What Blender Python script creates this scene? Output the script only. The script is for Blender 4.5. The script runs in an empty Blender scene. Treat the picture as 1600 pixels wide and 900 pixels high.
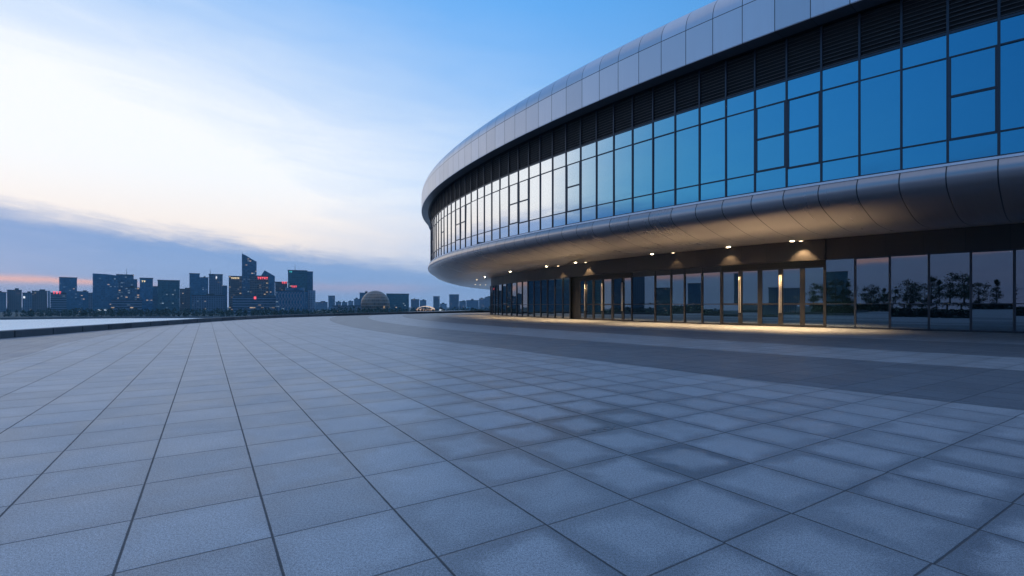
import bpy, bmesh, math, random
from math import radians as R, sin, cos, pi, sqrt, floor
from mathutils import Vector
random.seed(7)
scene = bpy.context.scene
COL = scene.collection

# ------------------------------------------------------------------ camera
F_PX, HOR, EYE = 754.54, 476.82, 1.5          # focal length and horizon in the 1600 px frame, eye height in m
cam_d = bpy.data.cameras.new('camera'); cam = bpy.data.objects.new('camera', cam_d); COL.objects.link(cam)
cam_d.sensor_width = 36.0; cam_d.lens = 36.0 * F_PX / 1600.0
cam_d.shift_y = (HOR - 450.0) / 1600.0
cam_d.clip_start = 0.05; cam_d.clip_end = 30000
cam.location = (0, 0, EYE); cam.rotation_euler = (R(90), 0, 0)
scene.camera = cam

# ------------------------------------------------------------------ node helper
class NT:
    def __init__(s, tree): s.t = tree; tree.nodes.clear()
    def node(s, kind, **kw):
        n = s.t.nodes.new(kind)
        for k, v in kw.items(): setattr(n, k, v)
        return n
    def put(s, sock, v):
        if isinstance(v, V): s.t.links.new(v.s, sock)
        elif hasattr(v, 'is_output'): s.t.links.new(v, sock)
        else: sock.default_value = v
    def m(s, op, a, b=0.0, c=0.0, clamp=False):
        n = s.node('ShaderNodeMath', operation=op, use_clamp=clamp)
        s.put(n.inputs[0], a); s.put(n.inputs[1], b)
        if op in ('MULTIPLY_ADD', 'COMPARE', 'SMOOTH_MIN'): s.put(n.inputs[2], c)
        return V(s, n.outputs[0])
    def mix(s, f, a, b, blend='MIX'):
        n = s.node('ShaderNodeMix', data_type='RGBA', blend_type=blend)
        s.put(n.inputs[0], f); s.put(n.inputs[6], a); s.put(n.inputs[7], b)
        return V(s, n.outputs[2])
    def smooth(s, x, lo, hi, a=0.0, b=1.0):
        n = s.node('ShaderNodeMapRange', interpolation_type='SMOOTHSTEP')
        s.put(n.inputs[0], x)
        for i, v in enumerate((lo, hi, a, b)): s.put(n.inputs[i + 1], v)
        return V(s, n.outputs[0])
    def noise(s, vec, scale, detail=3.0, rough=0.5, dist=0.0):
        n = s.node('ShaderNodeTexNoise'); s.put(n.inputs['Vector'], vec)
        n.inputs['Scale'].default_value = scale; n.inputs['Detail'].default_value = detail
        n.inputs['Roughness'].default_value = rough; n.inputs['Distortion'].default_value = dist
        return V(s, n.outputs[0])
    def white(s, vec):
        n = s.node('ShaderNodeTexWhiteNoise', noise_dimensions='3D'); s.put(n.inputs['Vector'], vec)
        return V(s, n.outputs[0])
    def comb(s, x, y, z=0.0):
        n = s.node('ShaderNodeCombineXYZ')
        for i, v in enumerate((x, y, z)): s.put(n.inputs[i], v)
        return V(s, n.outputs[0])
    def sep(s, v):
        n = s.node('ShaderNodeSeparateXYZ'); s.put(n.inputs[0], v)
        return [V(s, o) for o in n.outputs]
    def exp(s, x): return s.m('POWER', 2.718281828, x)
class V:
    def __init__(s, t, sock): s.t = t; s.s = sock
    def __add__(s, o): return s.t.m('ADD', s, o)
    __radd__ = __add__
    def __sub__(s, o): return s.t.m('SUBTRACT', s, o)
    def __rsub__(s, o): return s.t.m('SUBTRACT', o, s)
    def __mul__(s, o): return s.t.m('MULTIPLY', s, o)
    __rmul__ = __mul__
    def __truediv__(s, o): return s.t.m('DIVIDE', s, o)

# ------------------------------------------------------------------ world: dusk sky with a low cloud bank
GLOW_AZ = -52.0                                # compass of the afterglow, degrees from +Y towards +X
w = bpy.data.worlds.new('World'); scene.world = w; w.use_nodes = True
n = NT(w.node_tree)
geo = n.node('ShaderNodeNewGeometry')
tc = n.node('ShaderNodeTexCoord')
x, y, z = n.sep(V(n, tc.outputs['Generated']))
RAD = 57.29578
el = n.m('ARCSINE', z) * RAD
az = n.m('ARCTAN2', x, y) * RAD                # 0 ahead, negative to the left
daz = n.m('ABSOLUTE', n.m('WRAP', az - GLOW_AZ, 180.0, -180.0))
n.t.nodes[-1] # keep
wrap = n.node('ShaderNodeMath', operation='WRAP'); n.put(wrap.inputs[0], az - GLOW_AZ); wrap.inputs[1].default_value = 180; wrap.inputs[2].default_value = -180
sdaz = V(n, wrap.outputs[0]); daz = n.m('ABSOLUTE', sdaz)
# clear blue, deepening upward and away from the glow
up = n.smooth(el, 0.0, 60.0)
blue_near = n.mix(up, (0.12, 0.45, 0.92, 1), (0.022, 0.31, 0.86, 1))
blue_far = n.mix(up, (0.06, 0.19, 0.44, 1), (0.016, 0.15, 0.42, 1))
clear = n.mix(n.smooth(daz, 45.0, 125.0), blue_near, blue_far)
# pale cloud sheet added overhead, out of view, to brighten the paving
high = n.noise(n.comb(x * 2.0, y * 2.0), 1.2, 4.0, 0.5)
clear = n.mix(n.smooth(el, 36.0, 58.0) * (high * 0.5 + 0.6), clear, (0.46, 0.60, 0.88, 1))
# wispy high veil modulates the glow
cv = n.comb(az * 0.03, el * 0.16 + az * 0.012)
veil = n.noise(cv, 2.2, 5.0, 0.55, 0.6)
e9 = (el - 10.5) / 16.5
ge = n.exp(e9 * e9 * -1.0)
ga = n.exp((daz / 52.0) * (daz / 52.0) * -1.0)
glow = n.m('MULTIPLY', ge * ga * 1.30, veil * 0.55 + 0.74, clamp=True)
whitec = n.mix(n.smooth(el, 5.0, 14.0), (1.0, 0.89, 0.82, 1), (0.95, 0.98, 1.02, 1))
sky = n.mix(glow, clear, whitec)
# cloud bank below a sloping, ragged edge
edge = n.m('MINIMUM', (az + 12.0) * -0.098 + 4.75, 11.6)
edge = n.m('MAXIMUM', edge, 3.4)
rag = n.noise(n.comb(az * 0.055, el * 0.30 + az * 0.03), 2.6, 6.0, 0.6, 0.9)
rag2 = n.noise(n.comb(az * 0.22, el * 0.5), 2.0, 5.0, 0.62, 0.4)
d = el - edge + (rag - 0.5) * -2.4 + (rag2 - 0.5) * -1.1
bank = n.smooth(d, 1.2, -1.6)
body = n.mix(n.smooth(el, 0.0, 7.5), (0.29, 0.45, 0.74, 1), (0.185, 0.35, 0.67, 1))
body = n.mix(n.smooth(daz, 40.0, 110.0), body, n.mix(n.smooth(el, 0.0, 8.0), (0.26, 0.25, 0.42, 1), (0.12, 0.22, 0.44, 1)))
body = n.mix((rag - 0.35) * 0.5, body, (0.42, 0.52, 0.76, 1))
sky = n.mix(bank * n.smooth(daz, 170.0, 120.0, 0.55, 1.0), sky, body)
# thin pink opening low on the left
st = (el - 2.15 + (az + 45.0) * 0.028 + (rag2 - 0.5) * 0.5) / 0.30
streak = n.exp(st * st * -1.0) * n.smooth(az, -34.0, -42.0) * 0.8
sky = n.mix(streak, sky, (1.0, 0.55, 0.46, 1))
st2 = (el - 1.9 + (rag2 - 0.5) * 0.8) / 0.5
sky = n.mix(n.exp(st2 * st2 * -1.0) * n.smooth(az, -28.0, -21.0) * n.smooth(az, -6.0, -16.0) * 0.35, sky, (0.72, 0.50, 0.58, 1))
ns = n.node('ShaderNodeTexSky', sky_type='NISHITA')
ns.sun_disc = False; ns.sun_elevation = R(3.0); ns.sun_rotation = R(GLOW_AZ); ns.air_density = 1.0; ns.dust_density = 1.0; ns.ozone_density = 2.0
bg1 = n.node('ShaderNodeBackground'); n.put(bg1.inputs[0], sky); bg1.inputs[1].default_value = 1.04
bg2 = n.node('ShaderNodeBackground'); n.put(bg2.inputs[0], ns.outputs[0]); bg2.inputs[1].default_value = 0.006
ad = n.node('ShaderNodeAddShader'); n.t.links.new(bg1.outputs[0], ad.inputs[0]); n.t.links.new(bg2.outputs[0], ad.inputs[1])
wo = n.node('ShaderNodeOutputWorld'); n.t.links.new(ad.outputs[0], wo.inputs[0])

# ------------------------------------------------------------------ the last light from the west
sun_d = bpy.data.lights.new('sun', 'SUN'); sun_d.energy = 0.05; sun_d.angle = R(50); sun_d.color = (1.0, 0.86, 0.74)
sun = bpy.data.objects.new('sun', sun_d); COL.objects.link(sun)
_v = Vector((sin(R(GLOW_AZ)) * cos(R(8)), cos(R(GLOW_AZ)) * cos(R(8)), sin(R(8))))
sun.rotation_euler = _v.to_track_quat('Z', 'Y').to_euler()

scene.view_settings.view_transform = 'Standard'; scene.view_settings.look = 'None'
scene.view_settings.exposure = 0.0; scene.view_settings.gamma = 1.0; scene.view_settings.use_curve_mapping = False
scene.cycles.use_denoising = True
scene.cycles.max_bounces = 7; scene.cycles.diffuse_bounces = 3; scene.cycles.glossy_bounces = 4
scene.cycles.volume_bounces = 0; scene.cycles.sample_clamp_indirect = 6.0

# ------------------------------------------------------------------ materials
def mat(name):
    m_ = bpy.data.materials.new(name); m_.use_nodes = True
    return m_, NT(m_.node_tree)
def finish(n, base, rough=0.5, metal=0.0, spec=0.5, normal=None, emis=None, estr=0.0, coat=0.0):
    b = n.node('ShaderNodeBsdfPrincipled'); o = n.node('ShaderNodeOutputMaterial')
    n.put(b.inputs['Base Color'], base); n.put(b.inputs['Roughness'], rough); n.put(b.inputs['Metallic'], metal)
    n.put(b.inputs['Specular IOR Level'], spec)
    if normal is not None: n.put(b.inputs['Normal'], normal)
    if emis is not None: n.put(b.inputs['Emission Color'], emis); n.put(b.inputs['Emission Strength'], estr)
    n.t.links.new(b.outputs[0], o.inputs[0]); return b
def bump(n, h, strength, dist):
    b = n.node('ShaderNodeBump'); b.inputs['Strength'].default_value = strength; b.inputs['Distance'].default_value = dist
    n.put(b.inputs['Height'], h); return b.outputs[0]
def pos(n): return V(n, n.node('ShaderNodeNewGeometry').outputs['Position'])
def objc(n): return V(n, n.node('ShaderNodeTexCoord').outputs['Object'])
def uvc(n): return V(n, n.node('ShaderNodeTexCoord').outputs['UV'])

def plain(name, col, rough=0.5, metal=0.0, var=0.12, scale=2.0, spec=0.5):
    m_, n = mat(name)
    a = n.noise(objc(n), scale, 4.0, 0.6)
    c = n.mix(a, tuple(k * (1 - var) for k in col) + (1,), tuple(k * (1 + var) for k in col) + (1,))
    finish(n, c, (a - 0.5) * 0.15 + rough, metal, spec); return m_

def paving(name, col, tint, stain=0.9):
    m_, n = mat(name)
    p = pos(n); px, py, pz = n.sep(p)
    T = 0.8
    u = (px * 0.8450 + py * 0.5348 - 0.363) / T; v = (px * -0.5348 + py * 0.8450 - 0.262) / T
    fu = n.m('FLOOR', u); fv = n.m('FLOOR', v)
    # every row of slabs sits a hair off its neighbours
    jit = (n.white(n.comb(fu, 3.0)) - 0.5) * 0.022
    v2 = v + jit; fv = n.m('FLOOR', v2)
    du = (0.5 - n.m('ABSOLUTE', u - fu - 0.5)) * T; dv = (0.5 - n.m('ABSOLUTE', v2 - fv - 0.5)) * T
    ww = n.white(n.comb(fu, fv, 1.0)); w2 = n.white(n.comb(fu, fv, 7.0))
    wob = (n.noise(p, 7.0, 3.0, 0.6) - 0.5) * 0.006
    ju = n.smooth(du + wob, 0.0038, 0.0100, 1.0, 0.0); jv = n.smooth(dv + wob, 0.0034, 0.0096, 1.0, 0.0)
    bold = n.smooth(n.white(n.comb(fv, 9.0)), 0.0, 1.0, 0.72, 1.0)
    joint = n.m('MAXIMUM', ju, jv * bold)
    # damp borders creeping in from the joints, wider towards the building side
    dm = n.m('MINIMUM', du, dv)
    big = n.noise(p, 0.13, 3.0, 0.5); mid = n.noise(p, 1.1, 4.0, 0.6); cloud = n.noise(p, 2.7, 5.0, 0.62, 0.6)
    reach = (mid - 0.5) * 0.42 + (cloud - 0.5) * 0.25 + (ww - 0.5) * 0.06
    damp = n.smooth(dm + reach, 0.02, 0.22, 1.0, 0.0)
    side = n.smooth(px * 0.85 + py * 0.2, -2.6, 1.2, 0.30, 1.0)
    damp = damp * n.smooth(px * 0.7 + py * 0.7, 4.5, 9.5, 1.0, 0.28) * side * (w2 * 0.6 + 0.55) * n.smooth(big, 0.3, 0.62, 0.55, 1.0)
    grain = n.noise(p, 165.0, 3.0, 0.8); grain2 = n.noise(p, 60.0, 2.0, 0.6)
    base = n.mix(ww, tuple(c * 0.87 for c in col) + (1,), tuple(c * 1.10 for c in col) + (1,))
    base = n.mix(w2 * 0.35, base, tint)
    base = n.mix((cloud - 0.5) * 1.1, base, tuple(c * 1.5 for c in col) + (1,))
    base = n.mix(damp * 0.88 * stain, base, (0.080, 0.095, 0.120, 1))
    sp = n.smooth(grain, 0.38, 0.62, 0.48, 1.42) * n.smooth(grain2, 0.3, 0.65, 0.78, 1.20)
    base = n.mix(1.0, base, n.comb(sp, sp, sp), 'MULTIPLY')
    # old grey scuffs and a few pale marks
    scuff = n.smooth(n.noise(p, 0.55, 6.0, 0.72, 1.0), 0.60, 0.75) * 0.30
    base = n.mix(scuff, base, (0.13, 0.135, 0.15, 1))
    base = n.mix(joint * 0.88, base, (0.028, 0.030, 0.036, 1))
    rough = 0.43 + (mid - 0.5) * 0.22 - damp * 0.12 + joint * 0.3
    h = grain * 0.0022 + joint * -0.010 + (w2 - 0.5) * 0.0006 + (1.0 - n.smooth(dm, 0.0, 0.02)) * -0.002
    finish(n, base, rough, 0.0, 0.5, bump(n, h, 0.55, 1.0)); return m_

M = {}
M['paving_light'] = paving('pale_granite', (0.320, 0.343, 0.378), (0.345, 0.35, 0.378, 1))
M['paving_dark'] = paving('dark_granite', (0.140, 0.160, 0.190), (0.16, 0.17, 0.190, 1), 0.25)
M['paving_lip'] = paving('kerbside_granite', (0.175, 0.195, 0.235), (0.18, 0.19, 0.215, 1), 0.5)

def cladding(name, col, rough, metal=0.75, seam_h=True, seamw=0.010):
    """brushed metal panels: UV.x counts panels, UV.y is metres from the horizontal seam"""
    m_, n = mat(name)
    u, v, _ = n.sep(uvc(n))
    fu = n.m('FLOOR', u); fr = u - fu
    d = (0.5 - n.m('ABSOLUTE', fr - 0.5)) * 1.4
    seam = n.smooth(d, seamw * 0.7, seamw * 1.5, 1.0, 0.0)
    if seam_h: seam = n.m('MAXIMUM', seam, n.smooth(n.m('ABSOLUTE', v), seamw * 0.8, seamw * 1.7, 1.0, 0.0))
    ww = n.white(n.comb(fu, n.m('GREATER_THAN', v, 0.0), 2.0))
    st = n.noise(n.comb(u * 9.0, v * 0.25, 0.0), 1.6, 4.0, 0.6)
    st2 = n.noise(pos(n), 0.9, 4.0, 0.55)
    c = n.mix(ww, tuple(k * 0.90 for k in col) + (1,), tuple(k * 1.08 for k in col) + (1,))
    c = n.mix(st * 0.22, c, tuple(k * 0.62 for k in col) + (1,))
    c = n.mix(seam, c, (0.012, 0.013, 0.016, 1))
    rg = rough + (st - 0.5) * 0.16 + (st2 - 0.5) * 0.06 + (ww - 0.5) * 0.05
    finish(n, c, rg, n.mix(seam, (metal,) * 3 + (1,), (0, 0, 0, 1)), 0.5,
           bump(n, seam * -0.012 + st2 * 0.0008, 0.35, 1.0)); return m_
M['clad_roof'] = cladding('roof_cladding_metal', (0.60, 0.59, 0.635), 0.34, 0.55, True, 0.014)
M['clad_eaves_shade'] = cladding('eaves_shaded_metal', (0.085, 0.095, 0.115), 0.4, 0.5, False, 0.012)  # roof cladding metal again, with the underside shade put into a darker colour
M['clad_belly'] = cladding('belly_cladding_metal', (0.38, 0.34, 0.345), 0.31, 0.84, False, 0.018)
M['header'] = cladding('header_panel_metal', (0.052, 0.047, 0.046), 0.40, 0.45, False, 0.010)
M['sill'] = plain('pale_sill_metal', (0.80, 0.80, 0.86), 0.35, 0.2)
M['frame'] = plain('blue_black_aluminium', (0.030, 0.040, 0.058), 0.38, 0.3)
M['frame_dark'] = plain('dark_bronze_aluminium', (0.045, 0.042, 0.042), 0.36, 0.5)
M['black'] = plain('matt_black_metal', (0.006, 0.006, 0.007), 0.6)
M['louver'] = plain('louver_blade_metal', (0.11, 0.095, 0.095), 0.45, 0.3)
M['steel'] = plain('brushed_steel', (0.80, 0.76, 0.72), 0.34, 0.6)
M['door_frame'] = plain('door_frame_metal', (0.032, 0.030, 0.030), 0.35, 0.4)

def glass(name, tint, refl, rough, body=(0.006, 0.012, 0.02)):
    """coated glazing in front of dark rooms: tinted mirror over a near-black body"""
    m_, n = mat(name)
    fr = n.node('ShaderNodeFresnel'); fr.inputs[0].default_value = 1.5
    wv = n.noise(pos(n), 0.55, 2.0, 0.4)
    nb = bump(n, wv, 0.02, 0.015)
    ww = V(n, n.node('ShaderNodeObjectInfo').outputs['Random'])
    f = n.m('MULTIPLY_ADD', V(n, fr.outputs[0]), 1.0 - refl, refl, clamp=True)
    g = n.node('ShaderNodeBsdfGlossy'); g.inputs['Roughness'].default_value = rough
    tc_ = n.mix(ww * 0.35, tint + (1,), tuple(t * 0.86 for t in tint) + (1,))
    n.put(g.inputs['Color'], n.mix(n.smooth(V(n, fr.outputs[0]), 0.0398, 0.062), tc_, (0.97, 1.0, 1.02, 1))); n.put(g.inputs['Normal'], nb)
    dif = n.node('ShaderNodeBsdfDiffuse'); dif.inputs[0].default_value = body + (1,)
    mx = n.node('ShaderNodeMixShader'); n.put(mx.inputs[0], f)
    n.t.links.new(dif.outputs[0], mx.inputs[1]); n.t.links.new(g.outputs[0], mx.inputs[2])
    o = n.node('ShaderNodeOutputMaterial'); n.t.links.new(mx.outputs[0], o.inputs[0]); return m_
M['glass_up'] = glass('blue_mirror_glass', (0.095, 0.43, 0.64), 0.78, 0.012)
M['glass_low'] = glass('dark_entrance_glass', (0.80, 0.90, 1.0), 0.20, 0.010, (0.004, 0.012, 0.020))

def emitter(name, col, strength):
    m_, n = mat(name); e = n.node('ShaderNodeEmission'); e.inputs[0].default_value = col + (1,); e.inputs[1].default_value = strength
    o = n.node('ShaderNodeOutputMaterial'); n.t.links.new(e.outputs[0], o.inputs[0]); return m_
M['lamp'] = emitter('warm_lamp', (1.0, 0.76, 0.46), 40.0)
M['red_sign'] = emitter('red_sign_light', (1.0, 0.10, 0.13), 1.6)
M['teal_sign'] = emitter('teal_sign_light', (0.10, 0.85, 0.90), 0.8)
M['warm_sign'] = emitter('warm_sign_light', (1.0, 0.78, 0.45), 1.3)
M['white_sign'] = emitter('white_sign_light', (0.85, 0.92, 1.0), 1.2)
M['blue_sign'] = emitter('blue_sign_light', (0.15, 0.5, 1.0), 1.4)
M['street_lamp'] = emitter('street_lamp_light', (1.0, 0.72, 0.38), 4.0)

def facade(name, wall, glz, fh=3.6, bw=3.0, lit=0.10, warm=0.5, glaze=0.8, strip=False, rough=0.25, estr=0.55):
    """UV in metres. Window grid with a share of lit rooms."""
    m_, n = mat(name)
    u, v, _ = n.sep(uvc(n)); rnd = V(n, n.node('ShaderNodeObjectInfo').outputs['Random'])
    U = u / bw; W = v / fh; fu = n.m('FLOOR', U); fv = n.m('FLOOR', W)
    a = U - fu; b = W - fv
    wu = n.m('LESS_THAN', n.m('ABSOLUTE', a - 0.5), 0.5 if strip else glaze * 0.5)
    wv = n.m('LESS_THAN', n.m('ABSOLUTE', b - 0.55), 0.30 if glaze < 0.85 else 0.40)
    win = wu * wv
    cell = n.white(n.comb(fu, fv, rnd * 50.0)); fl = n.white(n.comb(fv, 5.0, rnd * 31.0)); blk = n.noise(n.comb(fu * 0.21, fv * 0.33, rnd * 20.0), 1.0, 1.0)
    on = n.m('GREATER_THAN', cell + (fl - 0.5) * 0.16 + (blk - 0.5) * 0.5, 1.0 - lit)
    tone = n.white(n.comb(fv, fu, 11.0))
    lc = n.mix(n.m('GREATER_THAN', tone, 1.0 - warm), (0.70, 0.90, 1.0, 1), (1.0, 0.70, 0.40, 1))
    st = n.noise(objc(n), 0.05, 3.0)
    c = n.mix(win, n.mix(st, tuple(k * 0.8 for k in wall) + (1,), tuple(k * 1.15 for k in wall) + (1,)), n.mix(cell, glz + (1,), tuple(k * 1.7 for k in glz) + (1,)))
    finish(n, c, n.mix(win, (0.7,) * 3 + (1,), (rough,) * 3 + (1,)), 0.0, 0.5, None, lc, on * win * n.m('LESS_THAN', n.m('ABSOLUTE', b - 0.55), 0.20) * (tone * tone * 0.9 + 0.12) * estr); return m_
FM = {
    'navy': facade('navy_curtain_wall', (0.042, 0.140, 0.238), (0.025, 0.112, 0.196), 3.6, 3.0, 0.012, 0.3, 0.9),
    'office': facade('lit_office_wall', (0.070, 0.126, 0.196), (0.028, 0.091, 0.154), 3.8, 3.2, 0.10, 0.45, 0.9),
    'teal': facade('teal_glass_wall', (0.028, 0.105, 0.140), (0.017, 0.084, 0.112), 4.0, 3.0, 0.06, 0.15, 0.92),
    'striped': facade('striped_office_wall', (0.154, 0.224, 0.308), (0.028, 0.056, 0.084), 4.2, 4.0, 0.02, 0.6, 0.8, True),
    'grey': facade('grey_block_wall', (0.112, 0.182, 0.266), (0.042, 0.063, 0.091), 3.3, 3.6, 0.015, 0.6, 0.6),
    'brown': facade('brown_block_wall', (0.119, 0.105, 0.119), (0.042, 0.056, 0.077), 3.3, 3.4, 0.03, 0.8, 0.6),
    'warm': facade('warm_lit_wall', (0.140, 0.119, 0.119), (0.042, 0.049, 0.063), 4.0, 3.6, 0.15, 0.85, 0.8),
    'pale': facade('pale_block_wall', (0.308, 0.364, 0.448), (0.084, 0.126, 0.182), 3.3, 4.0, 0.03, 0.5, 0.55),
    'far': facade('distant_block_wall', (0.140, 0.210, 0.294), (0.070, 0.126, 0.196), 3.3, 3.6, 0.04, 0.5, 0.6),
    'low': facade('low_hall_wall', (0.210, 0.224, 0.280), (0.084, 0.112, 0.154), 5.0, 6.0, 0.12, 0.75, 0.7),
}
M['roof'] = plain('flat_roof_felt', (0.05, 0.06, 0.075), 0.8)
M['mast'] = plain('mast_steel', (0.07, 0.09, 0.12), 0.5)

# ------------------------------------------------------------------ mesh helpers
def link(name, bm, m_, parent=None, smooth=False):
    me = bpy.data.meshes.new(name); bm.normal_update(); bm.to_mesh(me); bm.free()
    for q in (m_ if isinstance(m_, (list, tuple)) else [m_]): me.materials.append(q)
    o = bpy.data.objects.new(name, me); COL.objects.link(o)
    if parent is not None: o.parent = parent
    if smooth:
        for p in me.polygons: p.use_smooth = True
    return o
def tag(o, label=None, cat=None, group=None, kind=None):
    if label: o['label'] = label
    if cat: o['category'] = cat
    if group: o['group'] = group
    if kind: o['kind'] = kind
    return o
def empty(name, loc, rz=0.0, label=None, cat=None, group=None):
    o = bpy.data.objects.new(name, None); COL.objects.link(o); o.location = loc; o.rotation_euler = (0, 0, rz); o.empty_display_size = 0.5
    return tag(o, label, cat, group)
def quad(bm, pts, uv=None, uvl=None):
    vs = [bm.verts.new(p) for p in pts]; f = bm.faces.new(vs)
    if uvl is not None:
        for l, t in zip(f.loops, uv): l[uvl].uv = t
    return f
def prism_between(bm, A, B, inward, outward, z0, z1):
    """box between plan points A and B, extended along the outward normal"""
    d = (B - A).normalized(); nn = Vector((-d.y, d.x))
    P = [A - nn * inward, B - nn * inward, B + nn * outward, A + nn * outward]
    lo = [bm.verts.new((p.x, p.y, z0)) for p in P]; hi = [bm.verts.new((p.x, p.y, z1)) for p in P]
    bm.faces.new(lo[::-1]); bm.faces.new(hi)
    for i in range(4): bm.faces.new((lo[i], lo[(i + 1) % 4], hi[(i + 1) % 4], hi[i]))
def box(bm, x0, x1, y0, y1, z0, z1, uvl=None):
    c = [(x0, y0), (x1, y0), (x1, y1), (x0, y1)]
    lo = [bm.verts.new((a, b, z0)) for a, b in c]; hi = [bm.verts.new((a, b, z1)) for a, b in c]
    fs = [bm.faces.new(lo[::-1]), bm.faces.new(hi)]
    run = 0.0
    for i in range(4):
        f = bm.faces.new((lo[i], lo[(i + 1) % 4], hi[(i + 1) % 4], hi[i]))
        L = sqrt((c[i][0] - c[(i + 1) % 4][0]) ** 2 + (c[i][1] - c[(i + 1) % 4][1]) ** 2)
        if uvl is not None:
            for l, t in zip(f.loops, ((run, 0), (run + L, 0), (run + L, z1 - z0), (run, z1 - z0))): l[uvl].uv = t
        run += L; fs.append(f)
    return fs

# ------------------------------------------------------------------ the plan of the hall: offset ellipses
h_ = 1.5
CX, CY, ASP, ROT, AG = 95.055, 69.692, 1.346, 0.252, 78.848
CR, SR = cos(ROT), sin(ROT)
Cu = (CR * CX + SR * CY, -SR * CX + CR * CY)
def ring(th, off, warp=True):
    # the plan tightens a little round the far end
    if warp:
        dg = math.degrees(th); w_ = min(max(0.0, -172 - dg), 13.0); off = off - 0.007 * w_ * w_ * min(1.0, max(0.0, (dg + 430) / 60.0))
    ux = (AG * ASP + off) * cos(th) + Cu[0]; uy = (AG + off) * sin(th) + Cu[1]
    return Vector(((CR * ux - SR * uy) * h_, (SR * ux + CR * uy) * h_))
# arc-length table, s counts 1.4 m bays, s=0 at the right edge of the picture, growing to the left/back
TH0 = R(-153.41); _N = 14400
_th = [TH0 - 2 * pi * i / _N for i in range(_N + 1)]
_s = [0.0]; _p = ring(_th[0], 0)
for t in _th[1:]:
    q = ring(t, 0); _s.append(_s[-1] + (q - _p).length); _p = q
PER = _s[-1]; BAY = 1.3985; NB = PER / BAY
def th_of(s):
    L = (s * BAY) % PER
    import bisect
    i = max(1, bisect.bisect_left(_s, L)); i = min(i, _N)
    f = (L - _s[i - 1]) / (_s[i] - _s[i - 1])
    return _th[i - 1] + f * (_th[i] - _th[i - 1])
S_LIST = list(range(-14, 60))
s_ = 62
while s_ < NB - 16: S_LIST.append(s_); s_ += 3
def off_of(P):
    ux = (CR * P.x + SR * P.y) / h_ - Cu[0]; uy = (-SR * P.x + CR * P.y) / h_ - Cu[1]
    lo, hi = 10.0, 240.0
    for _ in range(50):
        m_ = (lo + hi) / 2
        if (ux / (AG * ASP + m_ - AG)) ** 2 + (uy / m_) ** 2 > 1: lo = m_
        else: hi = m_
    return lo - AG, math.atan2(uy / lo, ux / (AG * ASP + lo - AG))

def lathe(name, prof, m_, parent, sh=0.0, smooth_runs=(), s_list=S_LIST, close=True, vz=None):
    """sweep profile [(offset_h, z_h)] round the plan; panels count in UV.x; panel joints stay crisp"""
    bm = bmesh.new(); uvl = bm.loops.layers.uv.new('UVMap'); rows = []
    for s in s_list:
        t = th_of(s + sh)
        rows.append([bm.verts.new((*ring(t, o), z * h_)) for o, z in prof])
    nsl = len(s_list)
    for i in range(nsl if close else nsl - 1):
        a, b = rows[i], rows[(i + 1) % nsl]; u0 = s_list[i]; u1 = s_list[i + 1] if i + 1 < nsl else u0 + 2
        for k in range(len(prof) - 1):
            f = bm.faces.new((a[k], a[k + 1], b[k + 1], b[k]))
            for l, t in zip(f.loops, ((u0, vz[k]), (u0, vz[k + 1]), (u1, vz[k + 1]), (u1, vz[k]))): l[uvl].uv = t
            f.smooth = k in smooth_runs
    bm.verts.index_update()
    for r in rows:
        for k in range(len(prof) - 1):
            e = bm.edges.get((r[k], r[k + 1]))
            if e: e.smooth = False
    bmesh.ops.recalc_face_normals(bm, faces=bm.faces)
    return link(name, bm, m_, parent)

hall = empty('exhibition_hall', (*ring(th_of(6), 0), 0), 0.0,
             'huge oval glass and metal hall with an overhanging upper floor beside the plaza', 'hall')
HL = hall.location.copy()
def under(o):
    """mesh written in world coordinates, hung under the hall"""
    o.parent = hall; o.matrix_parent_inverse.identity(); o.location = -HL; return o

# roof edge
Rr = 1.0; FO, ZB, ZT = 0.82, 9.25, 10.44
prof = [(0.24, 9.5), (0.24, ZB), (FO - 0.02, ZB), (FO, ZB + 0.02), (FO, ZT)]
prof += [(FO - Rr * (1 - cos(a)), ZT + Rr * sin(a)) for a in [R(k) for k in (10, 20, 30, 40, 50, 60, 70, 80, 90)]]
prof += [(-4.0, ZT + Rr + 0.08)]
vz = []; 
for i, (o, z) in enumerate(prof):
    if i <= 4: vz.append((z - ZT) * h_ - (0 if i > 2 else (FO - o) * 1.5))
    else: vz.append(vz[-1] + sqrt((o - prof[i - 1][0]) ** 2 + (z - prof[i - 1][1]) ** 2) * h_)
roofc = under(lathe('roof_cladding', prof[2:], M['clad_roof'], None, 0.0, set(range(2, 12)), vz=vz[2:]))
under(lathe('eaves_panel', prof[:2] + [(FO - 0.025, ZB)], M['clad_eaves_shade'], None, 0.0, (), vz=vz[:3]))
# roof deck
bm = bmesh.new(); bm.faces.new([bm.verts.new((*ring(th_of(s), -3.9), (ZT + Rr + 0.06) * h_)) for s in S_LIST])
under(link('roof_deck', bm, M['roof']))
# recessed dark soffit above the louvers
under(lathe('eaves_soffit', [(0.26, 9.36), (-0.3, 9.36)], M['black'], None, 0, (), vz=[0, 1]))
# wall core behind the glazing
under(lathe('upper_wall', [(-0.30, 4.40), (-0.16, 4.40), (-0.16, 9.34)], M['black'], None, 0, (), vz=[0, 1, 2]))
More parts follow.
